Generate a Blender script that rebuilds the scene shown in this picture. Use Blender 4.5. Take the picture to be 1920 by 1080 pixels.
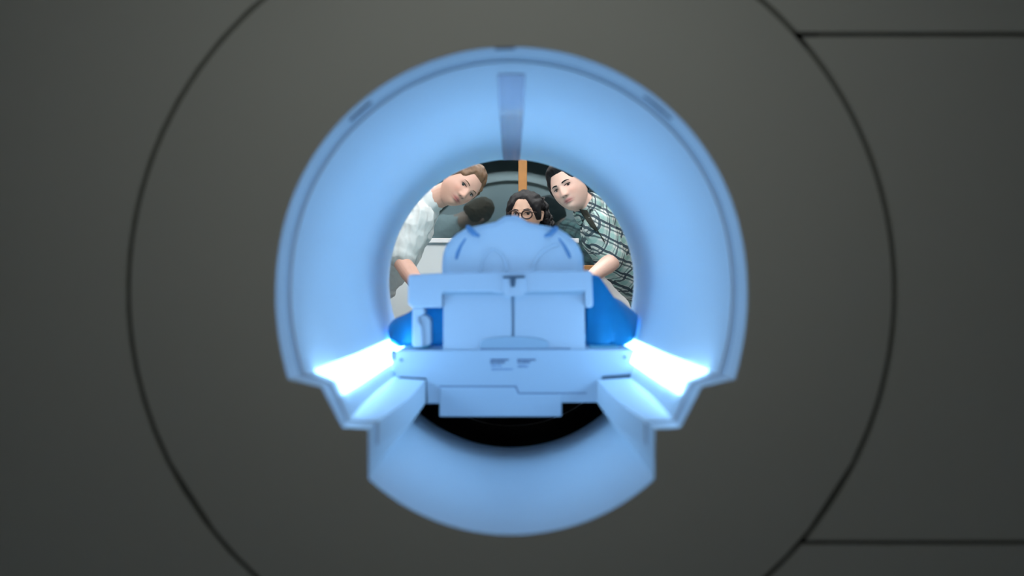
import bpy, bmesh, math, random
from mathutils import Vector, Matrix, Euler, noise
random.seed(4)
S = bpy.context.scene
for o in list(bpy.data.objects): bpy.data.objects.remove(o)
C = S.collection
AX = 1.05                       # height of the bore axis above the floor
F = 2730.0                      # focal length in pixels at 1920 wide

# ---------------------------------------------------------------- camera, light, exposure
cam_data = bpy.data.cameras.new('camera'); cam = bpy.data.objects.new('camera', cam_data)
C.objects.link(cam); cam.location = (0, 0, AX); cam.rotation_euler = (math.pi/2, 0, 0)
cam_data.sensor_width = 36; cam_data.lens = F*36/1920
cam_data.shift_x = 1/1920; cam_data.shift_y = -12/1920
cam_data.clip_start = 0.05
cam_data.dof.use_dof = True; cam_data.dof.focus_distance = 6.35; cam_data.dof.aperture_fstop = 2.5
S.camera = cam
S.view_settings.view_transform = 'Standard'; S.view_settings.look = 'None'
S.view_settings.gamma = 1; S.view_settings.use_curve_mapping = False
S.view_settings.exposure = 0.0
S.cycles.use_denoising = True
S.cycles.max_bounces = 16; S.cycles.diffuse_bounces = 14; S.cycles.glossy_bounces = 4
S.cycles.sample_clamp_indirect = 6
W = bpy.data.worlds.new('world'); S.world = W; W.use_nodes = True
W.node_tree.nodes['Background'].inputs[0].default_value = (0.6, 0.7, 0.8, 1)
W.node_tree.nodes['Background'].inputs[1].default_value = 0.05

BAR_EMIT = (0.262, 0.575, 1.0, 6.8)        # colour and strength of the two light bars in the bore
PANEL_EMIT = 15.0                      # ceiling light panels behind the scanner
def area(name, loc, rot, sx, sy, power, col):
    l = bpy.data.lights.new(name, 'AREA'); l.shape = 'RECTANGLE'; l.size = sx; l.size_y = sy
    l.energy = power; l.color = col
    o = bpy.data.objects.new(name, l); o.location = loc; o.rotation_euler = rot; C.objects.link(o); return o
area('cover_fill_light', (-0.03, 1.42, AX+0.62), (math.radians(62), 0, 0), 0.6, 0.34, 1.75, (1.0, 1.0, 0.93))  # added fill above the view for the front cover, no fixture
area('rear_fill_light', (0, 5.0, AX+1.62), (math.radians(38), 0, 0), 1.8, 0.9, 35, (1.0, 0.98, 0.97))  # added fill from above for the people's faces, no fixture
area('rear_fill_light', (0, 6.95, AX+1.62), (math.radians(-50), 0, 0), 1.8, 0.6, 26, (1.0, 0.99, 0.97))  # added fill turned towards the scanner rear and the bore end

# ---------------------------------------------------------------- helpers
def P(px, py, D):
    "point seen at a pixel of the 1920 x 1080 frame when it stands D metres away"
    return Vector(((px-959)*D/F, D, AX+(528-py)*D/F))

def mat(name, col, rough=0.5, metal=0.0, spec=0.5, var=0.04, scale=6.0, bump=0.0, bscale=200.0, attr=None, emit=None, sss=0.0, coat=0.0, sheen=0.0):
    m = bpy.data.materials.new(name); m.use_nodes = True
    nt = m.node_tree; N = nt.nodes; L = nt.links
    b = N['Principled BSDF']
    b.inputs['Roughness'].default_value = rough; b.inputs['Metallic'].default_value = metal
    b.inputs['Specular IOR Level'].default_value = spec
    b.inputs['Coat Weight'].default_value = coat
    b.inputs['Sheen Weight'].default_value = sheen
    if sss:
        b.inputs['Subsurface Weight'].default_value = sss
        b.inputs['Subsurface Radius'].default_value = (0.012, 0.005, 0.003)
        b.inputs['Subsurface Scale'].default_value = 1.0
    tc = N.new('ShaderNodeTexCoord'); nz = N.new('ShaderNodeTexNoise')
    nz.inputs['Scale'].default_value = scale; nz.inputs['Detail'].default_value = 3
    L.new(tc.outputs['Object'], nz.inputs['Vector'])
    mr = N.new('ShaderNodeMapRange'); mr.inputs[3].default_value = 1-var; mr.inputs[4].default_value = 1+var
    L.new(nz.outputs['Fac'], mr.inputs[0])
    mx = N.new('ShaderNodeVectorMath'); mx.operation = 'SCALE'
    if attr:
        a = N.new('ShaderNodeAttribute'); a.attribute_name = attr; L.new(a.outputs['Color'], mx.inputs[0])
    else:
        mx.inputs[0].default_value = col[:3]
    L.new(mr.outputs[0], mx.inputs['Scale']); L.new(mx.outputs[0], b.inputs['Base Color'])
    if bump:
        n2 = N.new('ShaderNodeTexNoise'); n2.inputs['Scale'].default_value = bscale
        L.new(tc.outputs['Object'], n2.inputs['Vector'])
        bp = N.new('ShaderNodeBump'); bp.inputs['Strength'].default_value = bump; bp.inputs['Distance'].default_value = 0.003
        L.new(n2.outputs['Fac'], bp.inputs['Height']); L.new(bp.outputs[0], b.inputs['Normal'])
    if emit:
        b.inputs['Emission Color'].default_value = (*emit[:3], 1); b.inputs['Emission Strength'].default_value = emit[3]
    return m

M = {}
M['cover'] = mat('scanner_cover', (0.62, 0.65, 0.615), 0.55, var=0.03, scale=1.5, bump=0.03)
M['shell'] = mat('white_shell', (0.74, 0.76, 0.76), 0.45, var=0.02, scale=2)
M['bore'] = mat('bore_plastic', (0.855, 0.88, 0.90), 0.38, var=0.015, scale=3)
M['coilp'] = mat('coil_plastic', (0.67, 0.70, 0.75), 0.35, var=0.015, scale=8)
M['tabp'] = mat('table_plastic', (0.60, 0.67, 0.74), 0.4, var=0.015, scale=8)
M['domep'] = mat('dome_plastic', (0.86, 0.875, 0.90), 0.4, var=0.015, scale=8)
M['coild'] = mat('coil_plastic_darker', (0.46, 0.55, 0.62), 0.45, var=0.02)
M['boreseam'] = mat('bore_seam_blue_grey', (0.58, 0.62, 0.68), 0.6)
M['lug'] = mat('lug_blue', (0.20, 0.38, 0.62), 0.5)
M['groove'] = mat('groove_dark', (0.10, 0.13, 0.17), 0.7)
M['mark'] = mat('slot_blue_grey', (0.25, 0.30, 0.40), 0.6)
M['seam'] = mat('seam_dark', (0.16, 0.17, 0.15), 0.8)
M['black'] = mat('cavity_pedestal_black', (0.004, 0.004, 0.005), 0.9, spec=0.1)  # near black: pedestal colour, and shade painted on the cavity
M['strip'] = mat('bore_ceiling_strip', (0.60, 0.58, 0.68), 0.18, spec=0.6)
M['print'] = mat('printed_ink', (0.06, 0.10, 0.22), 0.6)
M['print2'] = mat('printed_ink_light', (0.22, 0.32, 0.50), 0.6)
M['emit'] = mat('light_bar_diffuser', (0.9, 0.9, 0.9), 0.4, emit=BAR_EMIT)
M['pad'] = mat('table_pad', (0.25, 0.62, 0.70), 0.6, bump=0.1)
M['blue'] = mat('blue_cloth', (0.008, 0.36, 0.70), 0.55, var=0.14, scale=14, bump=0.25, bscale=500, sheen=0.1)
M['wall'] = mat('painted_wall', (0.74, 0.75, 0.77), 0.7, var=0.02, scale=1.5, bump=0.05)
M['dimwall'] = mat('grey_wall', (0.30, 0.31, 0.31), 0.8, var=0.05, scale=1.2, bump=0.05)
M['floor'] = mat('grey_vinyl_floor', (0.42, 0.44, 0.45), 0.4, var=0.1, scale=3)
M['ceil'] = mat('ceiling_tiles', (0.45, 0.46, 0.46), 0.9, var=0.03)
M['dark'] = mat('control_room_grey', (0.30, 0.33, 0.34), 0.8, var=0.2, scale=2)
M['cab'] = mat('white_laminate', (0.80, 0.88, 0.91), 0.4, var=0.015)
M['cabtop'] = mat('white_worktop', (0.86, 0.90, 0.93), 0.25)
M['metal'] = mat('brushed_metal', (0.6, 0.6, 0.62), 0.3, metal=1.0)
M['panel'] = mat('light_panel', (0.9, 0.9, 0.9), 0.5, emit=(1.0, 0.99, 0.96, PANEL_EMIT))
# wood with grain
M['wood'] = mat('orange_wood', (0.43, 0.20, 0.06), 0.45, var=0.22, scale=22)
# window glass: clear pane with a steady mirror-like share
def glass_mat():
    m = bpy.data.materials.new('window_glass'); m.use_nodes = True; nt = m.node_tree; N = nt.nodes
    for n in list(N): N.remove(n)
    out = N.new('ShaderNodeOutputMaterial'); mix = N.new('ShaderNodeMixShader')
    t = N.new('ShaderNodeBsdfTransparent'); t.inputs[0].default_value = (0.72, 0.82, 0.84, 1)
    g = N.new('ShaderNodeBsdfGlossy'); g.inputs['Roughness'].default_value = 0.02
    g.inputs['Color'].default_value = (0.72, 0.92, 1.0, 1)
    mix.inputs[0].default_value = 0.13
    nt.links.new(t.outputs[0], mix.inputs[1]); nt.links.new(g.outputs[0], mix.inputs[2]); nt.links.new(mix.outputs[0], out.inputs[0])
    return m
M['glass'] = glass_mat()

def obj(name, bm, m, parent=None, smooth=False, kind=None, label=None, bevel=0.0, sub=0, mats=None, autos=None):
    me = bpy.data.meshes.new(name)
    if isinstance(bm, bpy.types.Mesh): me = bm; me.name = name
    else:
        bmesh.ops.recalc_face_normals(bm, faces=bm.faces); bm.to_mesh(me); bm.free()
    if mats:
        for x in mats: me.materials.append(x)
    else: me.materials.append(m)
    o = bpy.data.objects.new(name, me); C.objects.link(o)
    if smooth:
        for p in me.polygons: p.use_smooth = True
    if bevel:
        md = o.modifiers.new('bevel', 'BEVEL'); md.width = bevel; md.segments = 3; md.limit_method = 'ANGLE'; md.angle_limit = math.radians(35)
    if sub:
        md = o.modifiers.new('sub', 'SUBSURF'); md.levels = sub; md.render_levels = sub
    if autos:
        for e in me.edges: pass
        me.set_sharp_from_angle(angle=math.radians(autos))
    if parent:
        o.parent = parent; o.matrix_parent_inverse = Matrix.Translation(-parent.location)
    if kind: o['kind'] = kind
    if label: o['label'] = label
    return o

def thing(name, label, cat, loc, group=None):
    o = bpy.data.objects.new(name, None); o.empty_display_size = 0.1; C.objects.link(o)
    o.location = loc; o['label'] = label; o['category'] = cat
    if group: o['group'] = group
    return o
def tag(o, label, cat, group=None):
    o['label'] = label; o['category'] = cat
    if group: o['group'] = group
    return o

def box(bm, x0, x1, y0, y1, z0, z1):
    vs = [bm.verts.new((x, y, z)) for x in (x0, x1) for y in (y0, y1) for z in (z0, z1)]
    for f in ((0,1,3,2), (4,6,7,5), (0,4,5,1), (2,3,7,6), (0,2,6,4), (1,5,7,3)): bm.faces.new([vs[i] for i in f])
    return vs
def bx(*a):
    bm = bmesh.new(); box(bm, *a); return bm

def prism(pts, D0, D1, bm=None, back_scale=1.0, srcD=None):
    "outline in pixels at depth D0, given real size there and extruded to D1"
    bm = bm or bmesh.new(); s = srcD or D0
    pp = [P(x, y, s) for x, y in pts]
    c = sum(pp, Vector())/len(pp)
    a = [bm.verts.new((p.x, D0, p.z)) for p in pp]
    b = [bm.verts.new((c.x+(p.x-c.x)*back_scale, D1, c.z+(p.z-c.z)*back_scale)) for p in pp]
    n = len(a); bm.faces.new(a); bm.faces.new(b[::-1])
    for i in range(n): bm.faces.new((a[i], b[i], b[(i+1) % n], a[(i+1) % n]))
    return bm

def loft(sections, closed=False, cap=False):
    bm = bmesh.new(); rows = [[bm.verts.new(p) for p in s] for s in sections]
    n = len(rows[0])
    for r0, r1 in zip(rows, rows[1:]):
        for i in range(n if closed else n-1):
            j = (i+1) % n
            bm.faces.new((r0[i], r0[j], r1[j], r1[i]))
    if cap:
        bm.faces.new(rows[0][::-1]); bm.faces.new(rows[-1])
    return bm

def tube(bm, pts, rad, n=8, cap=True):
    pts = [Vector(p) for p in pts]
    rs = rad if isinstance(rad, (list, tuple)) else [rad]*len(pts)
    rows = []; up = Vector((0.13, 0.2, 1)).normalized()
    for i, p in enumerate(pts):
        t = (pts[min(i+1, len(pts)-1)]-pts[max(i-1, 0)]).normalized()
        a = up.cross(t); a = a.normalized() if a.length > 1e-4 else Vector((1, 0, 0)); up2 = t.cross(a)
        rows.append([bm.verts.new(p+(a*math.cos(2*math.pi*k/n)+up2*math.sin(2*math.pi*k/n))*rs[i]) for k in range(n)])
    for r0, r1 in zip(rows, rows[1:]):
        for k in range(n): bm.faces.new((r0[k], r0[(k+1) % n], r1[(k+1) % n], r1[k]))
    if cap: bm.faces.new(rows[0][::-1]); bm.faces.new(rows[-1])
    return bm

# ================================================================ the room
FL = 0.0
X0, X1, Y0, Y1, ZC = -2.7, 2.7, -1.4, 7.6, AX+1.75
def struct(name, bm, m, **k):
    return obj(name, bm, m, kind='structure', **k)
struct('floor', bx(X0-0.1, X1+0.1, Y0-0.1, Y1+0.1, -0.1, 0), M['floor'])
struct('ceiling', bx(X0-0.1, X1+0.1, Y0-0.1, Y1+0.1, ZC, ZC+0.1), M['ceil'])
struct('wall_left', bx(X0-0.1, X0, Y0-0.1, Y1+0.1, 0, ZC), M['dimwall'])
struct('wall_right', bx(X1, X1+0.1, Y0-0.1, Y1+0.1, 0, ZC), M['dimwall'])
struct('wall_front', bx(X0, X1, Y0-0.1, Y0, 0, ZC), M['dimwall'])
# back wall round the control window
WX0, WX1, WZ0, WZ1 = -1.7, 1.7, AX+0.045, AX+1.25
bm = bmesh.new()
box(bm, X0, X1, Y1, Y1+0.14, 0, WZ0); box(bm, X0, X1, Y1, Y1+0.14, WZ1, ZC)
box(bm, X0, WX0, Y1, Y1+0.14, WZ0, WZ1); box(bm, WX1, X1, Y1, Y1+0.14, WZ0, WZ1)
struct('wall_back', bm, M['wall'])
# window: frame, mullion, sill, panes
bm = bmesh.new()
box(bm, WX0, WX0+0.05, Y1-0.012, Y1+0.1, WZ0, WZ1); box(bm, WX1-0.05, WX1, Y1-0.012, Y1+0.1, WZ0, WZ1)
box(bm, WX0+0.05, WX1-0.05, Y1-0.012, Y1+0.1, WZ1-0.05, WZ1)
win = struct('window_1', bm, M['wood'], bevel=0.003)
obj('window_mullion', bx(0.036, 0.081, Y1-0.02, Y1+0.09, WZ0+0.04, WZ1-0.05), M['wood'], win, bevel=0.003)
obj('window_sill', bx(WX0+0.05, WX1-0.05, Y1-0.05, Y1+0.1, WZ0, WZ0+0.04), M['wood'], win, bevel=0.004)
obj('window_pane', bx(WX0+0.05, 0.036, Y1+0.03, Y1+0.036, WZ0+0.04, WZ1-0.05), M['glass'], win)
obj('window_pane', bx(0.081, WX1-0.05, Y1+0.03, Y1+0.036, WZ0+0.04, WZ1-0.05), M['glass'], win)
# unlit control room beyond
bm = bmesh.new()
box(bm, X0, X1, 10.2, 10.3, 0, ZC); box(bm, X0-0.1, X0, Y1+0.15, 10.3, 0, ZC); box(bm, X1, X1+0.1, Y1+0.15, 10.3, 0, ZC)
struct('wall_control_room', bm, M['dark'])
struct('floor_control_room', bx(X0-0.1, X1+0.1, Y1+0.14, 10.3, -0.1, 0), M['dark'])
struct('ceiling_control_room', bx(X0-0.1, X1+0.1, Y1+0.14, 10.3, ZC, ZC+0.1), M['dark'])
# ceiling light panels behind the scanner
for i, (x, y, w) in enumerate(((-0.95, 5.35, 'left panel of the pair nearer the scanner'), (0.95, 5.35, 'right panel of the pair nearer the scanner'),
                               (-0.95, 6.9, 'left panel of the pair by the window'), (0.95, 6.9, 'right panel of the pair by the window'))):
    t = thing('ceiling_light', 'square white ceiling light, ' + w, 'ceiling light', (x, y, ZC-0.02), 'ceiling lights behind the scanner')
    bm = bmesh.new()
    for (a, b_, c, d) in ((-.31, .31, -.31, -.29), (-.31, .31, .29, .31), (-.31, -.29, -.29, .29), (.29, .31, -.29, .29)):
        box(bm, x+a, x+b_, y+c, y+d, ZC-0.025, ZC)
    obj('light_frame', bm, M['metal'], t)
    obj('diffuser', bx(x-.29, x+.29, y-.29, y+.29, ZC-0.015, ZC-0.003), M['panel'], t)

# ================================================================ the scanner
DN, DF, DT = 2.46, 4.35, 3.50
scan = thing('mri_scanner', 'huge grey MRI scanner with a glowing blue round bore, seen through from behind', 'scanner', (0, 3.3, 0))

def blend(D):
    t = min(1, max(0, (D-DN)/(3.05-DN))); return .5*(1-(1-t)**2)+.5*t*t*(3-2*t)
def mix(a, b, t): return tuple(x+(y-x)*t for x, y in zip(a, b))
FA, FB, FC = (-.380, -.166), (-.323, -.179), (-.287, -.248)
MA, MB_, MC = (-.317, -.148), (-.299, -.178), (-.285, -.231)
FE, FE2, FFc = (-.244, -.2505), (-.2435, -.285), (-.2425, -.335)
ME, ME2, MFc = (-.206, -.236), (-.206, -.291), (-.246, -.335)
def ABC(D):
    t = blend(D); return mix(FA, MA, t), mix(FB, MB_, t), mix(FC, MC, t)
def flare(D):
    return 1 + 0.043*max(0, (D-3.85)/0.50)**1.3
def rtop(D): return (0.399 + (0.350-0.399)*blend(D))*flare(D)
def upper(D, grow=0.0):
    "profile from the foot of the left rail, over the vault, to the right rail"
    t = blend(D); A, B, Cc = ABC(D); E = mix(FE, ME, t); E2 = mix(FE2, ME2, t)
    L = [E2, E, Cc, B, A]
    L = [(x*flare(D), z*flare(D)) for x, z in L]; A = L[-1]
    R0 = math.hypot(*A); R = rtop(D)
    a0 = math.atan2(A[1], A[0]) % (2*math.pi); a1 = math.pi/2
    n = 44
    for k in range(1, n+1):
        u = k/n; ang = a0+(a1-a0)*u
        w = max(0, 1-u*3.2)**2
        rr = R+(R0-R)*w
        L.append((rr*math.cos(ang), rr*math.sin(ang)))
    Rr = [(-x, z) for x, z in L[:-1]][::-1]
    prof = L+Rr
    if grow: prof = [(x*(1+grow), z*(1+grow)) for x, z in prof]
    return [Vector((x, D, AX+z)) for x, z in prof]
def trough(D):
    t = blend(D); E2 = mix(FE2, ME2, t); Fp = mix(FFc, MFc, t)
    zb = -0.430
    h = abs(Fp[0]); sag = Fp[1]-zb; R = (h*h+sag*sag)/(2*sag); cz = zb+R
    a0 = math.asin(h/R); L = [E2, mix(E2, Fp, .5)]
    for k in range(25):
        a = -a0+2*a0*k/24; L.append((R*math.sin(a), cz-R*math.cos(a)))
    L += [(-mix(E2, Fp, .5)[0], mix(E2, Fp, .5)[1]), (-E2[0], E2[1])]
    return [Vector((x, D, AX+z)) for x, z in L]
def full(D):
    return upper(D) + trough(D)[::-1][1:-1]

def solid(o, th, off=1):
    md = o.modifiers.new('solid', 'SOLIDIFY'); md.thickness = th; md.offset = off; return o
# lip, tube and trough (the shell thickens away from the bore)
def outward(bm):
    bm.normal_update()
    c = Vector((0, 0, AX))
    f = bm.faces[len(bm.faces)//2]; m = f.calc_center_median(); m.y = 0
    if f.normal.dot(m-c) < 0: bmesh.ops.reverse_faces(bm, faces=bm.faces)
def lining(name, secs, m, th, parent=scan, ang=28, **k):
    # inner skin and outer skin stitched by hand so that the wall has thickness outwards only
    c = Vector((0, 0, AX)); out = []
    for s in secs:
        o_ = []
        for p in s:
            d = p-c; d.y = 0; o_.append(p+d.normalized()*th)
        out.append(o_)
    bm = bmesh.new(); a = [[bm.verts.new(p) for p in s] for s in secs]; b = [[bm.verts.new(p) for p in s] for s in out]
    n = len(a[0])
    for A_, rev in ((a, 0), (b, 1)):
        for r0, r1 in zip(A_, A_[1:]):
            for i in range(n-1): bm.faces.new((r0[i], r0[i+1], r1[i+1], r1[i]))
    for r in (0, -1):
        for i in range(n-1): bm.faces.new((a[r][i], a[r][i+1], b[r][i+1], b[r][i]))
    for e in (0, n-1):
        for i in range(len(a)-1): bm.faces.new((a[i][e], a[i+1][e], b[i+1][e], b[i][e]))
    return obj(name, bm, m, parent, smooth=True, autos=ang, **k)
def depths(a, b, n): return [a+(b-a)*k/n for k in range(n+1)]
lining('bore_lip', [upper(D) for D in depths(DN+0.0125, 2.540, 6)], M['bore'], 0.012)
lining('bore_seam', [upper(D, 0.007) for D in depths(2.538, 2.578, 3)], M['boreseam'], 0.01)
lining('bore_tube', [upper(D) for D in depths(2.575, 3.05, 14)+[3.3, 3.6, 3.85, 3.95, 4.05, 4.15, 4.25, DF]], M['bore'], 0.012)
lining('bore_trough', [trough(D) for D in depths(DN+0.0125, 3.05, 16)+[3.4, 3.78]], M['bore'], 0.012)
lining('cavity_shade', [trough(D) for D in (3.78, 4.0, 4.34)], M['black'], 0.012)  # added black skin that paints the shade under the table
# strip along the top of the vault
secs = []
for D in depths(2.655, DF-0.005, 22):
    z = AX+math.sqrt(rtop(D)**2-0.0245**2)
    secs.append([Vector((-.0245, D, z-.0025)), Vector((-.012, D, z-.0012)), Vector((.012, D, z-.0012)), Vector((.0245, D, z-.0025)), Vector((.0245, D, z+.01)), Vector((-.0245, D, z+.01))])
obj('vault_strip', loft(secs, closed=True, cap=True), M['strip'], scan, label='dull purple-grey strip along the top of the bore')
# light bars on the two ledges
for sx in (-1, 1):
    secs = []
    for D in depths(2.625, 4.31, 20):
        A, B, Cc = [tuple(q*flare(D) for q in w_) for w_ in ABC(D)]
        p0 = mix(A, B, .12); p1 = B; p2 = mix(B, Cc, .36)
        pts = [(p0[0]+.001, p0[1]+.004), (mix(p0, p1, .5)[0]+.003, mix(p0, p1, .5)[1]+.008), (p1[0]+.006, p1[1]+.006), (p2[0]+.009, p2[1]+.002), (p2[0]+.001, p2[1]-.001), (p1[0]-.001, p1[1]-.001), (p0[0]-.001, p0[1]-.001)]
        secs.append([Vector((-sx*x, D, AX+z)) for x, z in pts])
    obj('light_bar', loft(secs, closed=True, cap=True), M['emit'], scan, smooth=True, autos=50)
# three small slots in the lip
for ang, ln, D in ((91.6, .034, 2.475), (131.5, .050, 2.515), (50.0, .062, 2.515)):
    r = rtop(D)-0.001; a = math.radians(ang); c = Vector((r*math.cos(a), D, AX+r*math.sin(a)))
    bm = bx(-ln/2, ln/2, -.005, .005, -.002, .004)
    bmesh.ops.transform(bm, matrix=Matrix.Translation(c) @ Matrix.Rotation(-(a-math.pi/2), 4, 'Y'), verts=bm.verts)
    obj('lip_slot', bm, M['mark'], scan, bevel=0.001)

# front covers: a ring panel round the opening, and panels outside the circular seam
RC = 0.6497; SC = Vector((0, 0, AX+(528-545.5)*DN/F)); GAP = 0.0047
def resample_ring():
    prof = full(DN)
    return prof
prof = resample_ring()
bm = bmesh.new(); NR = 7
rings = []
for k in range(NR+1):
    u = k/NR; row = []
    for p in prof:
        d = Vector((p.x, 0, p.z-SC.z)); ang = math.atan2(d.z, d.x)
        q = Vector((math.cos(ang)*(RC-GAP), 0, SC.z+math.sin(ang)*(RC-GAP)))
        x = p.x+(q.x-p.x)*u; z = p.z+(q.z-p.z)*u
        row.append(bm.verts.new((x, DN-0.010*math.sin(u*math.pi/2) + 0.010 + 0.006*u*u, z)))
    rings.append(row)
n = len(prof)
for r0, r1 in zip(rings, rings[1:]):
    for i in range(n): bm.faces.new((r0[i], r0[(i+1) % n], r1[(i+1) % n], r1[i]))
ex = bmesh.ops.extrude_edge_only(bm, edges=[e for e in bm.edges if e.is_boundary])
for v in [g for g in ex['geom'] if isinstance(g, bmesh.types.BMVert)]: v.co.y += (0.03 if math.hypot(v.co.x, v.co.z-SC.z) > RC-.02 else 0.003)
obj('front_ring_panel', bm, M['cover'], scan, smooth=True, autos=40, label='grey ring panel around the bore opening')

YO = DN+0.008; XE, ZT, ZB = 1.15, AX+0.82, 0.03
def zpx(py): return AX+(528-py)*DN/F
def circ_x(z):
    d = (RC+GAP)**2-(z-SC.z)**2; return math.sqrt(d) if d > 0 else 0.0
def outer_panel(z0, z1, side, label=None):
    zs = [z0+(z1-z0)*k/36 for k in range(37)]
    for extra in (SC.z-RC-GAP, SC.z+RC+GAP):
        if z0 < extra < z1: zs.append(extra)
        for e2 in (0.002, 0.008, 0.02):
            for s in (-1, 1):
                q = extra - s*e2
                if z0 < q < z1: zs.append(q)
    zs = sorted(set(zs)); bm = bmesh.new(); rows = []
    for z in zs:
        xa = max(circ_x(z), 0.003); row = []
        for k in range(7):
            x = xa+(XE-xa)*k/6
            y = YO + 0.05*max(0, (x-0.9)/0.25)**2
            row.append(bm.verts.new((side*x, y, z)))
        rows.append(row)
    for r0, r1 in zip(rows, rows[1:]):
        for k in range(6): bm.faces.new((r0[k], r0[k+1], r1[k+1], r1[k]))
    ex = bmesh.ops.extrude_edge_only(bm, edges=[e for e in bm.edges if e.is_boundary])
    for v in [g for g in ex['geom'] if isinstance(g, bmesh.types.BMVert)]: v.co.y += 0.03
    return obj('cover_panel', bm, M['cover'], scan, smooth=True, autos=40, label=label)
outer_panel(ZB, ZT, -1, 'tall grey cover panel left of the circular seam')
outer_panel(ZB, zpx(1019)-GAP*.8, 1, 'lower right grey cover panel')
outer_panel(zpx(1019)+GAP*.8, zpx(63)-GAP*.9, 1, 'middle right grey cover panel')
outer_panel(zpx(63)+GAP*.9, ZT, 1, 'upper right grey cover panel')
# dark backing seen in the seams
bm = bmesh.new()
N = 96
for (ra, rb) in ((RC-.03, RC+.03),):
    a = [bm.verts.new((ra*math.cos(2*math.pi*k/N), DN+.020, SC.z+ra*math.sin(2*math.pi*k/N))) for k in range(N)]
    b = [bm.verts.new((rb*math.cos(2*math.pi*k/N), DN+.020, SC.z+rb*math.sin(2*math.pi*k/N))) for k in range(N)]
    c = [bm.verts.new((v.co.x, v.co.y+.004, v.co.z)) for v in a]; d = [bm.verts.new((v.co.x, v.co.y+.004, v.co.z)) for v in b]
    for k in range(N):
        j = (k+1) % N
        bm.faces.new((a[k], a[j], b[j], b[k])); bm.faces.new((c[k], c[j], d[j], d[k])); bm.faces.new((a[k], a[j], c[j], c[k])); bm.faces.new((b[k], b[j], d[j], d[k]))
for py in (63, 1019):
    for k in range(12):
        xa = .48+(XE-.02-.48)*k/12; xb = .48+(XE-.02-.48)*(k+1)/12; dy = 0.05*max(0, (xb-0.9)/0.25)**2+(.004 if k%2 else 0)
        box(bm, xa, xb+.002, DN+.020+dy, DN+.030+dy, zpx(py)-.02, zpx(py)+.02)
obj('seam_backing', bm, M['seam'], scan)

# outer housing and the rounded rear cover
def outline(hx, zb, zt, y, n=64, e=5.0):
    cz = (zb+zt)/2; hz = (zt-zb)/2; r = []
    for k in range(n):
        a = 2*math.pi*k/n; ca, sa = math.cos(a), math.sin(a)
        r.append(Vector((hx*math.copysign(abs(ca)**(2/e), ca), y, cz+hz*math.copysign(abs(sa)**(2/e), sa))))
    return r
secs = [outline(XE-.004, ZB-.02, ZT, YO+.07, e=30), outline(XE, ZB-.02, ZT+.01, DN+.3, e=12), outline(XE, ZB-.02, ZT+.01, 3.2, e=7), outline(.98, 0.05, AX+.82, 4.0, e=2.6), outline(.86, AX-.84, AX+.83, 4.22, e=2.1)]
M['hous'] = mat('housing_grey', (0.3, 0.31, 0.31), 0.6)
obj('housing', loft(secs, closed=True), M['hous'], scan, smooth=True)
base_prof = full(DF)
def rear_ring(u, y, grow=0.0):
    row = []
    for p in base_prof:
        ang = math.atan2(p.z-AX, p.x); R = 0.85
        q = Vector((R*math.cos(ang), 0, AX+R*math.sin(ang)*.98)); row.append(Vector((p.x+(q.x-p.x)*u, y, p.z+(q.z-p.z)*u)))
    return row
secs = [rear_ring(0, DF), rear_ring(.03, DF+.06), rear_ring(.10, DF+.12), rear_ring(.2, DF+.15), rear_ring(.76, DF+.15)]
obj('rear_ring_cover', loft(secs, closed=True), M['shell'], scan, smooth=True)
secs = [rear_ring(.82, DF+.14), rear_ring(.9, DF+.12), rear_ring(.95, DF+.04), rear_ring(1.0, DF-.10)]
obj('rear_outer_cover', loft(secs, closed=True), M['shell'], scan, smooth=True)
secs = [rear_ring(.74, DF+.125), rear_ring(.84, DF+.125)]
obj('rear_seam', loft(secs, closed=True), M['seam'], scan)

# ================================================================ patient table
tab = thing('patient_table', 'white sliding patient table reaching into the bore, with rows of small print on its end', 'patient table', (0, 5.2, 0))
top = [(734, 674), (738, 663), (747, 657), (1183, 655), (1193, 660), (1197, 669), (1195, 690), (1186, 702), (1129, 706), (1128, 755), (798, 757), (797, 710), (746, 707), (737, 697)]
obj('tabletop', prism(top, DT, 6.15), M['tabp'], tab, bevel=0.004)
obj('end_cover', prism([(824, 726), (966, 726), (971, 739), (1053, 739), (1053, 781), (824, 781)], DT-.006, DT+.35, srcD=DT), M['tabp'], tab, bevel=0.003)
obj('end_seam', prism([(824, 723), (968, 723), (973, 736), (1100, 736), (1100, 738), (970, 739), (965, 726), (824, 726)], DT-.0015, DT+.01, srcD=DT), M['mark'], tab)
obj('side_gap_shade', prism([(748, 708), (799, 709), (802, 755), (795, 757), (793, 714), (748, 713)], DT-.002, DT+.5, srcD=DT), M['groove'], tab)  # dark strips paint the shaded gap between table and rails
obj('side_gap_shade', prism([(1184, 703), (1129, 706), (1127, 755), (1131, 755), (1133, 711), (1184, 708)], DT-.002, DT+.5, srcD=DT), M['groove'], tab)
for px, py in ((752, 675), (1172, 670)):
    c = P(px, py, DT); bm = bmesh.new(); bmesh.ops.create_cone(bm, segments=14, radius1=.0042, radius2=.0038, depth=.004, cap_ends=True)
    bmesh.ops.transform(bm, matrix=Matrix.Translation((c.x, DT-.001, c.z)) @ Matrix.Rotation(math.pi/2, 4, 'X'), verts=bm.verts)
    obj('screw', bm, M['mark'], tab)
for px, py in ((737, 666), (1194, 666)):
    c = P(px, py, DT); obj('corner_bumper', bx(c.x-.005, c.x+.005, DT-.003, DT+.03, c.z-.012, c.z+.010), M['mark'], tab, bevel=.003)
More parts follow.
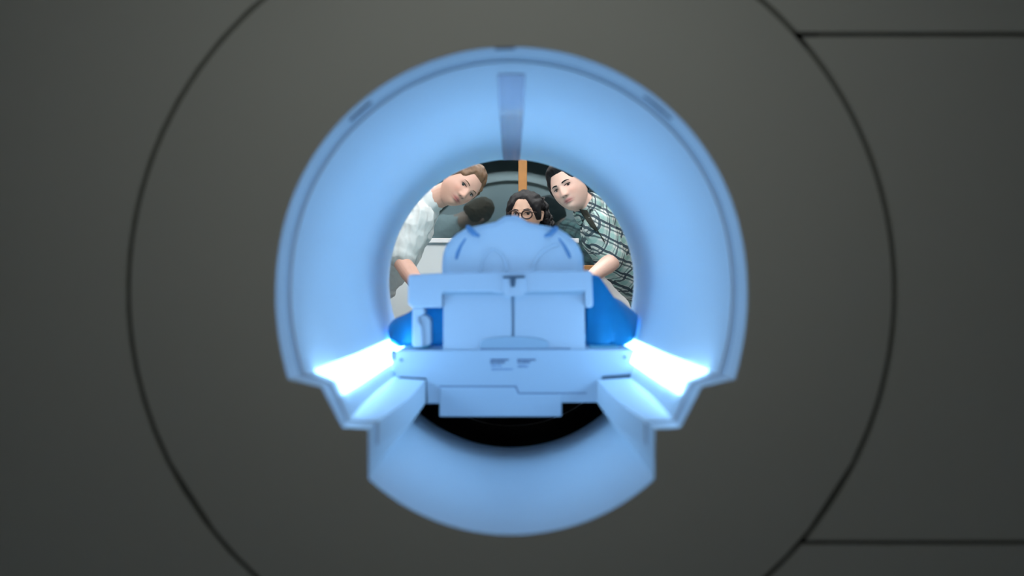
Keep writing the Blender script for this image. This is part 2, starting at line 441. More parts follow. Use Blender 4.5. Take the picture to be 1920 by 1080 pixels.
# rows of small print, too fine to read
def print_rows(rows, m, name='printed_text'):
    bm = bmesh.new()
    for (x0, x1, y, h) in rows:
        x = x0
        while x < x1:
            w = random.uniform(1.6, 3.4); a = P(x, y, DT); b = P(min(x+w, x1), y+h*random.uniform(.75, 1), DT)
            box(bm, a.x, b.x, DT-.0008, DT+.001, b.z, a.z); x += w+random.uniform(.6, 1.1)
    return obj(name, bm, m, tab)
print_rows([(919, 954, 673, 3.6), (919, 947, 678, 3.6)], M['print'])
print_rows([(920, 940, 684, 3), (922, 962, 691, 3.2)], M['print2'])
print_rows([(970, 1004, 673, 3.6), (970, 994, 678, 3)], M['print'])
print_rows([(971, 990, 685, 4)], M['print2'])
bm = bmesh.new(); zt = P(0, 656, DT).z
obj('pad', bx(-.272, .272, 3.98, 6.12, zt, zt+.022), M['pad'], tab, bevel=.008)
for sx, xa, xb in ((-1, .205, .262), (1, .195, .265)):
    obj('side_tray', bx(min(sx*xa, sx*xb), max(sx*xa, sx*xb), 3.60, 3.97, zt, zt+.004), M['pad'], tab, bevel=.0015)
obj('pedestal', bx(-.36, .36, 4.62, 5.95, 0.0, AX-.296), M['black'], tab, bevel=.02)

# ================================================================ head coil
coil = thing('head_coil', 'white domed head coil clamped on the end of the patient table', 'head coil', (0, 3.7, zt))
DC = 3.52
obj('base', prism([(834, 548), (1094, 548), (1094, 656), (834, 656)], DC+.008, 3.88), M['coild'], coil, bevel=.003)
obj('front_panel', prism([(831, 551), (959, 551), (959, 656), (831, 656)], DC-.002, DC+.05), M['coilp'], coil, bevel=.002)
obj('front_panel', prism([(965, 551), (1096, 551), (1097, 656), (965, 656)], DC-.002, DC+.05), M['coilp'], coil, bevel=.002)
# curved rest at the foot of the panels and the slot below it
pts = [(901, 656)] + [(901+2*63.5*(.5-.5*math.cos(math.pi*k/16)), 645-14*math.sin(math.pi*k/16)**.8) for k in range(17)] + [(1028, 656)]
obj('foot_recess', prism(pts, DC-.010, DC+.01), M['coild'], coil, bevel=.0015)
obj('foot_slot', prism([(900, 653), (1070, 653), (1070, 658), (900, 658)], DC-.012, DC+.02), M['mark'], coil)
# cross bar with the two side arms
DB = 3.49
bar = [(765, 520), (768, 515), (830, 512), (1104, 507), (1110, 511), (1112, 572), (1108, 577), (1098, 577), (1097, 545), (1000, 547), (985, 550), (935, 550), (920, 547), (832, 547), (829, 552), (829, 562), (829, 577), (775, 577), (765, 570)]
obj('cross_bar', prism(bar, DB, 3.78), M['coilp'], coil, bevel=.004)
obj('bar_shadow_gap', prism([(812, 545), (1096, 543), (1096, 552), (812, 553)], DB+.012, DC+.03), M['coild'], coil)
obj('latch_tab', prism([(944, 521), (984, 520), (986, 549), (978, 556), (948, 556), (942, 549)], DB-.006, DB+.04), M['coilp'], coil, bevel=.002)
obj('latch_slot', prism([(943, 518), (984, 517), (984, 521), (967, 522), (965, 538), (958, 538), (956, 522), (943, 522)], DB-.0085, DB-.004), M['groove'], coil)
# post at the left
obj('side_post', prism([(773, 577), (794, 577), (797, 588), (785, 592), (784, 604), (791, 612), (793, 650), (776, 651), (773, 646)], DB+.01, 3.60), M['coilp'], coil, bevel=.004)
obj('side_post', prism([(786, 590), (797, 590), (805, 597), (807, 604), (807, 646), (792, 650), (790, 612), (785, 604)], DB+.03, 3.62), M['coilp'], coil, bevel=.004)
# dome
sil = [(829, 516), (829, 496), (831, 476), (836, 462), (845, 449), (858, 438), (872, 430), (890, 425), (912, 420), (930, 416), (940, 410), (948, 405), (968, 404), (978, 409), (990, 417), (1008, 421), (1030, 425), (1048, 430), (1062, 438), (1076, 450), (1086, 463), (1092, 478), (1094, 498), (1094, 516)]
def dome_sec(D, k, lift=0):
    s = 3.64/F; r = []
    for x, y in sil:
        X = (x-962)*s*k; Z = (520-y)*s*(k if k < 1 else 1)+lift
        r.append(Vector((X+.004, D, AX+.0107+Z)))
    return r
secs = [dome_sec(3.548, .86), dome_sec(3.553, .92), dome_sec(3.57, .965), dome_sec(3.60, .99), dome_sec(3.64, 1.0), dome_sec(3.8, 1.0), dome_sec(4.02, .97)]
obj('dome', loft(secs, closed=True, cap=True), M['domep'], coil, smooth=True, autos=40)
def strap(pts, D, w, m, name, proud=.004):
    bm = bmesh.new(); tube(bm, [Vector((P(x, y, D).x, D-proud+dy, P(x, y, D).z)) for x, y, dy in pts], w, 8); return obj(name, bm, m, coil, smooth=True)
strap([(876, 425, .02), (883, 431, .0), (889, 438, .0), (899, 443, .0)], 3.546, [.005, .0075, .0065, .003], M['lug'], 'hinge_lug')
strap([(1044, 427, .02), (1037, 432, .0), (1031, 439, .0), (1021, 443, .0)], 3.546, [.005, .0075, .0065, .003], M['lug'], 'hinge_lug')
strap([(873, 447, .0), (864, 461, .0), (858, 475, .0), (855, 486, .0)], 3.552, [.002, .0035, .0045, .003], M['lug'], 'side_slit')
strap([(1048, 447, .0), (1058, 461, .0), (1065, 474, .0), (1069, 484, .0)], 3.552, [.002, .0035, .0045, .003], M['lug'], 'side_slit')
def arc(cx, cy, rx, ry, a0, a1, n=14):
    return [(cx+rx*math.cos(math.radians(a0+(a1-a0)*k/n)), cy-ry*math.sin(math.radians(a0+(a1-a0)*k/n)), 0) for k in range(n+1)]
strap(arc(926, 512, 24, 45, 0, 180), 3.55, .0035, M['domep'], 'dome_rib', proud=.0075)
strap(arc(1046, 512, 46, 52, 90, 180), 3.55, .0035, M['domep'], 'dome_rib', proud=.0075)
strap([(880, 438, 0), (905, 432, 0), (935, 429, 0), (960, 427, 0), (985, 429, 0), (1012, 432, 0), (1040, 438, 0)], 3.575, .0035, M['domep'], 'dome_rib', proud=.008)

# ================================================================ blue cloth over the pads behind the coil
def cloth():
    bm = bmesh.new(); rows = []; nx, ny = 90, 44
    def top_h(x):
        pts = [(-.325, -.150), (-.316, -.115), (-.300, -.098), (-.275, -.078), (-.25, -.060), (-.2, -.045), (-.05, -.03), (.1, 0.0), (.20, .018), (.235, .006), (.27, -.030), (.305, -.062), (.330, -.088), (.345, -.102)]
        for (xa, za), (xb, zb) in zip(pts, pts[1:]):
            if x <= xb:
                t = max(0, (x-xa)/(xb-xa)); t2 = t; return za+(zb-za)*t2
        return pts[-1][1]
    for j in range(ny+1):
        v = j/ny; row = []
        y = 3.70+v*1.45
        # far and near ends come down to the pad
        for i in range(nx+1):
            u = i/nx; xl = -.325; xr = .338 if v < .3 else .338-.06*min(1, (v-.3)/.2)
            if v >= .2: xl = -.325+.05*min(1, (v-.2)/.2)
            x = xl+(xr-xl)*u
            h = top_h(-.325+(.345+.325)*u)
            lowL = -.150
            t = min(1, v/.055); t = math.sin(t*math.pi/2)
            t2 = min(1, (1-v)/.15)
            fold = .008*math.sin(x*58+5*v+1.5*math.sin(9*v)) + .006*noise.noise(Vector((x*14, y*7, 0)))
            z = lowL+(h-lowL)*t*t2+fold*t
            yy = y-.02*math.sin(u*math.pi*3)*(1-t) + .012*noise.noise(Vector((x*20, z*10, 1)))
            rr_ = math.hypot(x, z)
            if rr_ > .341: x *= .341/rr_; z *= .341/rr_
            yy += .016*math.sin(x*70+z*30)*(1-v)
            row.append(bm.verts.new((x, yy, AX+z)))
        rows.append(row)
    for r0, r1 in zip(rows, rows[1:]):
        for i in range(nx):
            if abs(r0[i].co.x-.004) < .181 and r1[i].co.y < 4.07: continue      # leaves room for the coil
            bm.faces.new((r0[i], r0[i+1], r1[i+1], r1[i]))
    bmesh.ops.delete(bm, geom=[v for v in bm.verts if not v.link_faces], context='VERTS')
    # hanging hems on the two long sides and both ends
    ex = bmesh.ops.extrude_edge_only(bm, edges=[e for e in bm.edges if e.is_boundary])
    for v in [g for g in ex['geom'] if isinstance(g, bmesh.types.BMVert)]:
        v.co.z = min(v.co.z-.012, max(AX-.150, v.co.z-.030+.006*math.sin(v.co.y*60))); v.co.x *= (.93 if abs(v.co.x) > .25 else 1)
    return bm
cl = obj('blue_blanket', cloth(), M['blue'], smooth=True)
md = cl.modifiers.new('solid', 'SOLIDIFY'); md.thickness = .004; md.offset = -1
tag(cl, 'bright blue cloth bundled over the patient table behind the head coil', 'blanket')

# ================================================================ white cabinet under the window
cab = thing('white_cabinet', 'long white cabinet with a bright thin worktop, behind the people and below the window', 'cabinet', (-.35, 7.3, 0))
cx0, cx1, cy0, cy1 = -1.05, .322, 7.06, 7.5; cz = AX+.209
obj('worktop', bx(cx0-.01, cx1+.004, cy0-.02, cy1, cz-.021, cz), M['cabtop'], cab, bevel=.002)
obj('carcass', bx(cx0, cx1-.008, cy0+.02, cy1, .06, cz-.021), M['cab'], cab)
obj('plinth', bx(cx0+.02, cx1-.03, cy0+.05, cy1-.02, 0, .06), M['groove'], cab)
for k in range(3):
    w = (cx1-cx0-.008)/3; a = cx0+k*w
    d = obj('cabinet_door', bx(a+.002, a+w-.002, cy0+.001, cy0+.02, .07, cz-.030), M['cab'], cab, bevel=.0015)
    h = obj('door_handle', bx(a+w-.04, a+w-.03, cy0-.02, cy0-.005, .70, .86), M['metal'], None, bevel=.002)
    h.parent = d

# ================================================================ people
def limb(bm, pts, rad, n=20, hint=(0, -1, 0)):
    """closed round-ended limb through joints; rad entries are r or (side, depth)"""
    pts = [Vector(p) for p in pts]; hint = Vector(hint)
    # smooth the path
    P2, R2 = [], []
    rr = [(r, r) if not isinstance(r, tuple) else r for r in rad]
    m = len(pts)
    for i in range(m-1):
        p0 = pts[max(i-1, 0)]; p1 = pts[i]; p2 = pts[i+1]; p3 = pts[min(i+2, m-1)]
        for k in range(6):
            t = k/6
            q = 0.5*((2*p1)+(-p0+p2)*t+(2*p0-5*p1+4*p2-p3)*t*t+(-p0+3*p1-3*p2+p3)*t**3)
            P2.append(q); R2.append((rr[i][0]+(rr[i+1][0]-rr[i][0])*t, rr[i][1]+(rr[i+1][1]-rr[i][1])*t))
    P2.append(pts[-1]); R2.append(rr[-1])
    rows = []
    def ring(c, t, a, b, R, k):
        return [bm.verts.new(c+a*math.cos(2*math.pi*j/n)*R[0]*k+b*math.sin(2*math.pi*j/n)*R[1]*k) for j in range(n)]
    M_ = len(P2); frames = []
    for i in range(M_):
        t = (P2[min(i+1, M_-1)]-P2[max(i-1, 0)]).normalized()
        a = t.cross(hint); a = a.normalized() if a.length > 1e-3 else Vector((1, 0, 0)); b = a.cross(t).normalized()
        frames.append((t, a, b))
    for q in (85, 65, 45, 22):
        k = math.cos(math.radians(q)); t, a, b = frames[0]
        rows.append(ring(P2[0]-t*min(R2[0])*math.sin(math.radians(q)), t, a, b, R2[0], k))
    for i in range(M_): rows.append(ring(P2[i], *frames[i], R2[i], 1))
    for q in (22, 45, 65, 85):
        k = math.cos(math.radians(q)); t, a, b = frames[-1]
        rows.append(ring(P2[-1]+t*min(R2[-1])*math.sin(math.radians(q)), t, a, b, R2[-1], k))
    for r0, r1 in zip(rows, rows[1:]):
        for j in range(n): bm.faces.new((r0[j], r0[(j+1) % n], r1[(j+1) % n], r1[j]))
    bm.faces.new(rows[0][::-1]); bm.faces.new(rows[-1])

def g(x, s): return math.exp(-(x/s)**2)
def sstep(a, b, x):
    t = min(1, max(0, (x-a)/(b-a))); return t*t*(3-2*t)
def head_point(d, pr, inflate=0.0, feat=True):
    "direction on the unit sphere -> point of the head; face looks along -Y"
    dx, dy, dz = d
    H = .117; zz = dz
    p = 2.0 if dz > 0 else 2.5
    c0 = math.sqrt(max(1e-9, 1-dz*dz)); c1 = (1-abs(dz)**p)**(1/p)
    ux, uy = dx/c0 if c0 > 1e-4 else 0, dy/c0 if c0 > 1e-4 else 0
    z = H*dz
    w = pr['w']*(1-pr.get('taper', .32)*sstep(-.02, -.125, z)**1.0)*(1+.02*g(z-.03, .03))
    x = w*c1*ux
    if uy < 0: y = .092*c1*uy
    else: y = .100*c1*uy*(1-.48*sstep(-.01, -.09, z))
    if uy < 0:
        # flatten the face a little and bring the chin forward
        y *= 1 - .05*(1-abs(ux))*g(z, .06)
        y -= pr.get('chin', .013)*g(z+.102, .024)*g(x, .030)*(-uy)
        if feat:
            f = 0
            f += .0045*g(z-.020, .010)*(g(abs(x)-.026, .022))             # brow
            f -= .0095*g(abs(x)-.031, .0145)*g(z-.001, .0105)             # sockets
            nl = sstep(.012, -.032, z)*sstep(-.052, -.038, z)
            f += (.007+.0145*nl)*g(x, .0100+.0055*nl)*sstep(.022, -.002, z)*sstep(-.049, -.039, z)
            f += .008*g(abs(x)-.013, .006)*g(z+.037, .006)                # nostrils
            f += .004*g(abs(x)-.042, .016)*g(z+.028, .018)                # cheeks
            f += .0065*g(z+.0605, .0045)*g(x, .019)+.007*g(z+.070, .005)*g(x, .016)   # lips
            f -= .003*g(z+.065, .0018)*g(x, .022)
            f -= .004*g(z+.080, .006)*g(x, .02)
            y -= f*(-uy)**.5
    q = Vector((x, y, z))
    if inflate:
        q += Vector((dx, dy, dz))*inflate
    return q
def head_mesh(bm, pr, mtx):
    nu, nv = 84, 64; rows = []
    for j in range(1, nv):
        ph = -math.pi/2+math.pi*j/nv; row = []
        for i in range(nu):
            th = 2*math.pi*i/nu
            d = (math.cos(ph)*math.sin(th), -math.cos(ph)*math.cos(th), math.sin(ph))
            row.append(bm.verts.new(mtx @ head_point(d, pr)))
        rows.append(row)
    for r0, r1 in zip(rows, rows[1:]):
        for i in range(nu): bm.faces.new((r0[i], r0[(i+1) % nu], r1[(i+1) % nu], r1[i]))
    bm.faces.new(rows[0][::-1]); bm.faces.new(rows[-1])
    # ears
    sc = mtx.to_scale()[0]; R = mtx.to_3x3().normalized()
    for s in (-1, 1):
        pts = [mtx @ Vector((s*(pr['w']+.002), .018, -.032)), mtx @ Vector((s*(pr['w']+.006), .026, -.012)), mtx @ Vector((s*(pr['w']+.008), .028, .008)), mtx @ Vector((s*(pr['w']+.004), .016, .014))]
        limb(bm, pts, [(.005*sc, .009*sc), (.005*sc, .013*sc), (.005*sc, .014*sc), (.004*sc, .010*sc)], n=12, hint=R @ Vector((0, -1, 0)))

def remesh(bm, voxel, smooth=2, name='m'):
    me = bpy.data.meshes.new(name); bmesh.ops.recalc_face_normals(bm, faces=bm.faces); bm.to_mesh(me); bm.free()
    o = bpy.data.objects.new(name, me); C.objects.link(o)
    md = o.modifiers.new('r', 'REMESH'); md.mode = 'VOXEL'; md.voxel_size = voxel
    if smooth:
        ms = o.modifiers.new('s', 'SMOOTH'); ms.iterations = smooth; ms.factor = .5
    dg = bpy.context.evaluated_depsgraph_get(); out = bpy.data.meshes.new_from_object(o.evaluated_get(dg))
    bpy.data.objects.remove(o); bpy.data.meshes.remove(me)
    for p in out.polygons: p.use_smooth = True
    return out

def paint_skin(me, pr, inv):
    base = Vector(pr['skin']); lip = Vector(pr['lip']); at = me.color_attributes.new('Col', 'FLOAT_COLOR', 'POINT')
    buf = []
    for v in me.vertices:
        q = inv @ v.co; c = base.copy()
        if abs(q.x) < .12 and abs(q.z) < .15 and abs(q.y) < .14:
            if q.y < 0:
                l = g(q.z+.065, .0085)**.6*g(q.x, .021)**1.0 if abs(q.z+.065) < .012 else 0
                l = min(1, l*1.5)
                c = c.lerp(lip, l*.95)
                ln = g(q.z+.065, .0022)*g(q.x, .021); c = c.lerp(Vector((.12, .03, .03)), ln*.8)
                ck = g(abs(q.x)-.040, .017)*g(q.z+.03, .02); c = c.lerp(Vector((base.x*1.0, base.y*.80, base.z*.76)), ck*.7)
                ns = g(q.x, .014)*g(q.z+.033, .014); c = c.lerp(Vector((base.x*1.02, base.y*.84, base.z*.80)), ns*.5)
                nd = g(abs(q.x)-.0085, .0035)*g(q.z+.0435, .0030); c = c.lerp(Vector((.13, .05, .04)), nd*.9)
                es = g(abs(q.x)-.031, .016)*g(q.z-.001, .010); c = c.lerp(Vector((base.x*.62, base.y*.5, base.z*.48)), es*.85)  # shade under the brows painted into the eye sockets
            st = pr.get('stubble', 0)*sstep(-.045, -.07, q.z)*(1 if q.y < .03 else 0)*(1-min(1, g(q.z+.065, .008)*g(q.x, .025)*1.5))
            c = c.lerp(Vector((.30, .19, .13)), st)
        buf += [c.x, c.y, c.z, 1]
    at.data.foreach_set('color', buf)

def eye_mesh(mtx, s, pr, gaze):
    bm = bmesh.new(); bmesh.ops.create_uvsphere(bm, u_segments=24, v_segments=24, radius=.0125)
    # local +Z of the sphere is the gaze
    zq = Vector((0, 0, 1)).rotation_difference(gaze).to_matrix().to_4x4()
    sc = mtx.to_scale()[0]
    c = mtx @ Vector((s*.031, -.0655+pr.get('eyey', 0), 0.0005))
    for f in bm.faces:
        z = f.calc_center_median().normalized().z
        f.material_index = 2 if z > .955 else (1 if z > .80 else 0)
    bmesh.ops.transform(bm, matrix=Matrix.Translation(c) @ zq @ Matrix.Scale(sc, 4), verts=bm.verts)
    return bm
M['sclera'] = mat('eye_white', (.40, .37, .36), .3)
M['pupil'] = mat('pupil', (.01, .01, .012), .15)
def on_face(x, z, pr, out=.001):
    "point on the face surface at local x, z"
    best = None
    lo, hi = -math.pi/2, math.pi/2
    dz = max(-.99, min(.99, z/.117)); ph = math.asin(dz)
    for k in range(30):
        th = (lo+hi)/2; d = (math.cos(ph)*math.sin(th), -math.cos(ph)*math.cos(th), math.sin(ph)); q = head_point(d, pr)
        if q.x < x: lo = th
        else: hi = th
    return q+Vector((0, -out, 0))

def hair_cap(pr, mtx, hairline, thick, rough=.003, freq=60, nu=110, nv=80, drop=None):
    "shell of hair standing off the scalp where hairline(q) > 0"
    bm = bmesh.new(); inner, outer, keep = [], [], []
    for j in range(nv+1):
        ph = -math.pi*.42+math.pi*.915*j/nv; ri, ro, rk = [], [], []
        for i in range(nu):
            th = 2*math.pi*i/nu
            d = (math.cos(ph)*math.sin(th), -math.cos(ph)*math.cos(th), math.sin(ph))
            q = head_point(d, pr, feat=False)
            h = hairline(q)+.0025*noise.noise(Vector((q.x*140, q.y*140, q.z*140))); t = (thick(q)+.0045)*sstep(-.006, pr.get('edge', .016), h)-.0045
            nz = noise.noise(Vector((q.x*freq, q.y*freq*.5, q.z*freq)))*rough*sstep(0, .01, h)
            qo = q+Vector(d)*(t+nz)
            if drop: qo = drop(qo, q)
            ri.append(bm.verts.new(mtx @ (q-Vector(d)*.007))); ro.append(bm.verts.new(mtx @ qo)); rk.append(h > -.010)
        inner.append(ri); outer.append(ro); keep.append(rk)
    def ok(j, i): return keep[j][i] and keep[j][(i+1) % nu] and keep[j+1][i] and keep[j+1][(i+1) % nu]
    for j in range(nv):
        for i in range(nu):
            if ok(j, i):
                k = (i+1) % nu
                bm.faces.new((outer[j][i], outer[j][k], outer[j+1][k], outer[j+1][i]))
                bm.faces.new((inner[j][i], inner[j+1][i], inner[j+1][k], inner[j][k]))
    # top cap
    if all(keep[nv]): bm.faces.new(outer[nv]); bm.faces.new(inner[nv][::-1])
    # stitch borders
    be = [e for e in bm.edges if e.is_boundary]
    omap = {}
    for j in range(nv+1):
        for i in range(nu): omap[outer[j][i]] = inner[j][i]
    for e in be:
        a, b = e.verts
        if a in omap and b in omap and omap[a].link_faces and omap[b].link_faces:
            try: bm.faces.new((a, b, omap[b], omap[a]))
            except ValueError: pass
    bmesh.ops.delete(bm, geom=[v for v in bm.verts if not v.link_faces], context='VERTS')
    return bm

def brow(mtx, s, pr, bm, th=.0032):
    pts = []
    for k in range(7):
        t = k/6; x = s*(.014+.034*t); z = .0185+.006*math.sin(t*math.pi*.75)-.003*t
        pts.append(mtx @ on_face(x, z, pr, .0005))
    sc = mtx.to_scale()[0]
    tube(bm, pts, [th*sc*.8, th*sc, th*sc, th*sc, th*sc*.9, th*sc*.6, th*sc*.3], 6)
def lash(mtx, s, pr, bm):
    pts = []; sc = mtx.to_scale()[0]
    for k in range(9):
        t = k/8; a = math.pi*(1-t); x = s*.031+.0145*math.cos(a); z = .0015+.0058*math.sin(a)
        q = on_face(x, z, pr, .0)
        c = Vector((s*.031, -.0655+pr.get('eyey', 0), .0005)); dxx = x-c.x; dz_ = z-c.z
        yy = c.y-math.sqrt(max(0, .0131**2-dxx*dxx-dz_*dz_)) if .0131**2 > dxx*dxx+dz_*dz_ else c.y
        q.y = min(q.y, yy)
        pts.append(mtx @ q)
    tube(bm, pts, [q_*1.25*sc for q_ in (.0006, .0011, .0015, .0018, .0020, .0020, .0018, .0014, .0008)], 6)

def hand(bm, wrist, direction, palm_n, side, L=.185):
    "palm and five bent fingers; direction along the hand, palm_n the way the palm faces"
    d = Vector(direction).normalized(); nrm = Vector(palm_n).normalized(); nrm = (nrm-d*nrm.dot(d)).normalized()
    lat = d.cross(nrm).normalized()*side
    w = Vector(wrist)
    limb(bm, [w-d*.02, w+d*.03, w+d*.065, w+d*.092], [(.026, .019), (.034, .017), (.041, .0145), (.040, .012)], n=16, hint=nrm)
    for k, (off, ln, r) in enumerate(((-.030, .072, .0092), (-.010, .082, .0095), (.011, .076, .009), (.030, .060, .008))):
        b = w+d*(.088-.006*abs(k-1))+lat*off
        bend = nrm*.35
        p1 = b+(d+nrm*.10+lat*off*1.2).normalized()*ln*.42
        p2 = p1+(d+bend).normalized()*ln*.33; p3 = p2+(d+bend*2.2).normalized()*ln*.25
        limb(bm, [b-d*.02, p1, p2, p3], [r*1.05, r, r*.92, r*.8], n=12, hint=nrm)
    b = w+d*.025-lat*.028
    limb(bm, [b, b+(d*.6-lat*.8).normalized()*.035, b+(d*.6-lat*.8).normalized()*.035+(d*.95-lat*.25+nrm*.1).normalized()*.03, b+(d*.6-lat*.8).normalized()*.035+(d*.95-lat*.1+nrm*.2).normalized()*.052], [.014, .0115, .010, .0085], n=12, hint=nrm)

def head_matrix(center, roll, yaw, pitch, scale):
    return Matrix.Translation(center) @ Matrix.Rotation(math.radians(roll), 4, 'Y') @ Matrix.Rotation(math.radians(yaw), 4, 'Z') @ Matrix.Rotation(math.radians(pitch), 4, 'X') @ Matrix.Scale(scale, 4)

def wrinkle(me, amp, freq, seed, stretch=(1, 1, 1)):
    nrm = [v.normal.copy() for v in me.vertices]; co = []
    for v, nn in zip(me.vertices, nrm):
        q = Vector((v.co.x*freq*stretch[0], v.co.y*freq*stretch[1], v.co.z*freq*stretch[2]+seed))
        r = 1-abs(noise.noise(q))*2.2
        co.extend(v.co + nn*amp*(r*.8+.5*noise.noise(q*2.3)))
    me.vertices.foreach_set('co', co); me.update()

def person(name, label, J, pr, mtx, voxel=.0032):
    """J: joints in metres (world). Builds body, eyes, brows, hair, clothes"""
    t = thing('person', label, 'person', (J['pelvis'].x, J['pelvis'].y, 0))
    bm = bmesh.new(); head_mesh(bm, pr, mtx)
    sc = mtx.to_scale()[0]
    nk = mtx @ Vector((0, .022, -.055)); 
    fwd = Vector((0, -1, 0))
    limb(bm, [J['neck'], (J['neck']+nk)/2, nk], [.056, .051, .050], hint=fwd)
    limb(bm, [J['pelvis'], J['waist'], J['chest'], J['upper'], J['neck']], [(.13, .09), (.12, .085), (.135, .095), (.115, .08), (.055, .052)], n=28, hint=fwd)
    for s in 'LR':
        sh, el, wr = J['sh'+s], J['el'+s], J['wr'+s]
        limb(bm, [J['upper'], (J['upper']+sh)/2, sh], [.06, .055, .046], hint=fwd)
        limb(bm, [sh, (sh*.5+el*.5), el], [.047, .043, .037], hint=fwd)
        limb(bm, [el, el*.65+wr*.35, wr], [.036, .039, .0265], hint=fwd)
        hd, pn = J['hd'+s]; hand(bm, wr+Vector(hd).normalized()*.012, hd, pn, 1 if s == 'L' else -1)
        hp, kn, an = J['hip'+s], J['kn'+s], J['an'+s]
        limb(bm, [hp, (hp+kn)/2, kn], [.082, .072, .052], hint=fwd)
        limb(bm, [kn, kn*.65+an*.35, an], [.050, .052, .034], hint=fwd)
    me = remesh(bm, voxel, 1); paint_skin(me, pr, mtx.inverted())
    me.color_attributes.active_color_index = 0
    obj('body', me, mat(name+'_skin', (0, 0, 0), .5, attr='Col', sss=0.06, var=.03, scale=60, bump=.05, bscale=900), t, smooth=True)
    iris = mat(name+'_iris', pr['iris'], .2)
    for s in (-1, 1):
        c = mtx @ Vector((s*.031, -.0665, 0)); gz = (Vector(pr.get('look', (0, 0, AX)))-c).normalized()
        obj('eye', eye_mesh(mtx, s, pr, gz), None, t, smooth=True, mats=[M['sclera'], iris, M['pupil']])
        hm = pr['browm']; bm = bmesh.new(); brow(mtx, s, pr, bm, pr.get('browt', .003)); obj('eyebrow', bm, hm, t, smooth=True)
        bm = bmesh.new(); lash(mtx, s, pr, bm); obj('eyelashes', bm, pr['lashm'], t, smooth=True)
    return t

def clothes(t, J, top_m, bot_m, cuffs, seed, neck_r=.066, amp=.006, loose=1.0, sleeve=.98, mats_label=None):
    fwd = Vector((0, -1, 0)); bm = bmesh.new()
    nb = J['neck']; up = J['upper']
    hem = J['pelvis']*1.0+(J['pelvis']-J['waist']).normalized()*.06
    limb(bm, [hem, J['pelvis'], J['waist'], J['chest'], J['upper'], up.lerp(nb, .97)], [(.165, .118), (.158, .115), (.148*loose, .112), (.158*loose, .115), (.135, .098), (neck_r, neck_r)], n=32, hint=fwd)
    for s in 'LR':
        sh, el = J['sh'+s], J['el'+s]; c = sh.lerp(el, sleeve if not cuffs.get(s) else cuffs[s])
        limb(bm, [up, (up+sh)/2+Vector((0, 0, .006)), sh], [.078, .073, .062], hint=fwd)
        limb(bm, [sh, sh.lerp(c, .5), c.lerp(sh, .06)], [.063, .060, .053], hint=fwd)
        dr = (c-sh).normalized(); limb(bm, [c-dr*.045, c-dr*.004], [.054, .055], hint=fwd)      # rolled cuff
    me = remesh(bm, .0045, 3); wrinkle(me, amp*1.3, 9, seed, (1.6, .8, .8)); wrinkle(me, amp*.4, 30, seed+3, (1.2, 1, .7))
    sh_ = obj('shirt', me, top_m, t, smooth=True)
    bm = bmesh.new()
    limb(bm, [J['pelvis']+Vector((0, 0, .05)), J['pelvis'], J['pelvis']-Vector((0, 0, .07))], [(.150, .108), (.160, .115), (.14, .105)], n=28, hint=fwd)
    for s in 'LR':
        hp, kn, an = J['hip'+s], J['kn'+s], J['an'+s]
        limb(bm, [hp, (hp+kn)/2, kn, kn.lerp(an, .5), an], [.098, .088, .070, .064, .058], hint=fwd)
    me = remesh(bm, .009, 2); wrinkle(me, .006, 14, seed+7); obj('trousers', me, bot_m, t, smooth=True)
    for s in 'LR':
        an = J['an'+s]; bm = bmesh.new()
        limb(bm, [(an.x, an.y+.05, .045), (an.x, an.y-.03, .045), (an.x, an.y-.13, .036), (an.x, an.y-.19, .030)], [(.038, .044), (.042, .044), (.046, .034), (.036, .026)], n=16, hint=(0, 0, 1))
        obj('shoe', remesh(bm, .006, 1), M['shoe'], t, smooth=True)
    return sh_
M['shoe'] = mat('black_shoe', (.02, .02, .022), .4)
M['navy'] = mat('dark_trousers', (.03, .04, .07), .8, bump=.2, bscale=600)
M['brownhair'] = mat('light_brown_hair', (.155, .088, .046), .5, var=.45, scale=90, bump=.5, bscale=320)
M['blackhair'] = mat('black_hair', (.006, .006, .008), .55, var=.5, scale=80, bump=.5, bscale=280, spec=.3)
M['lash'] = mat('lash', (.03, .018, .015), .7)
M['lightsweater'] = mat('pale_grey_sweater', (.66, .72, .73), .9, var=.04, scale=20, bump=.12, bscale=1500, sheen=.1)
M['blacktop'] = mat('black_top', (.02, .02, .024), .85, bump=.2)

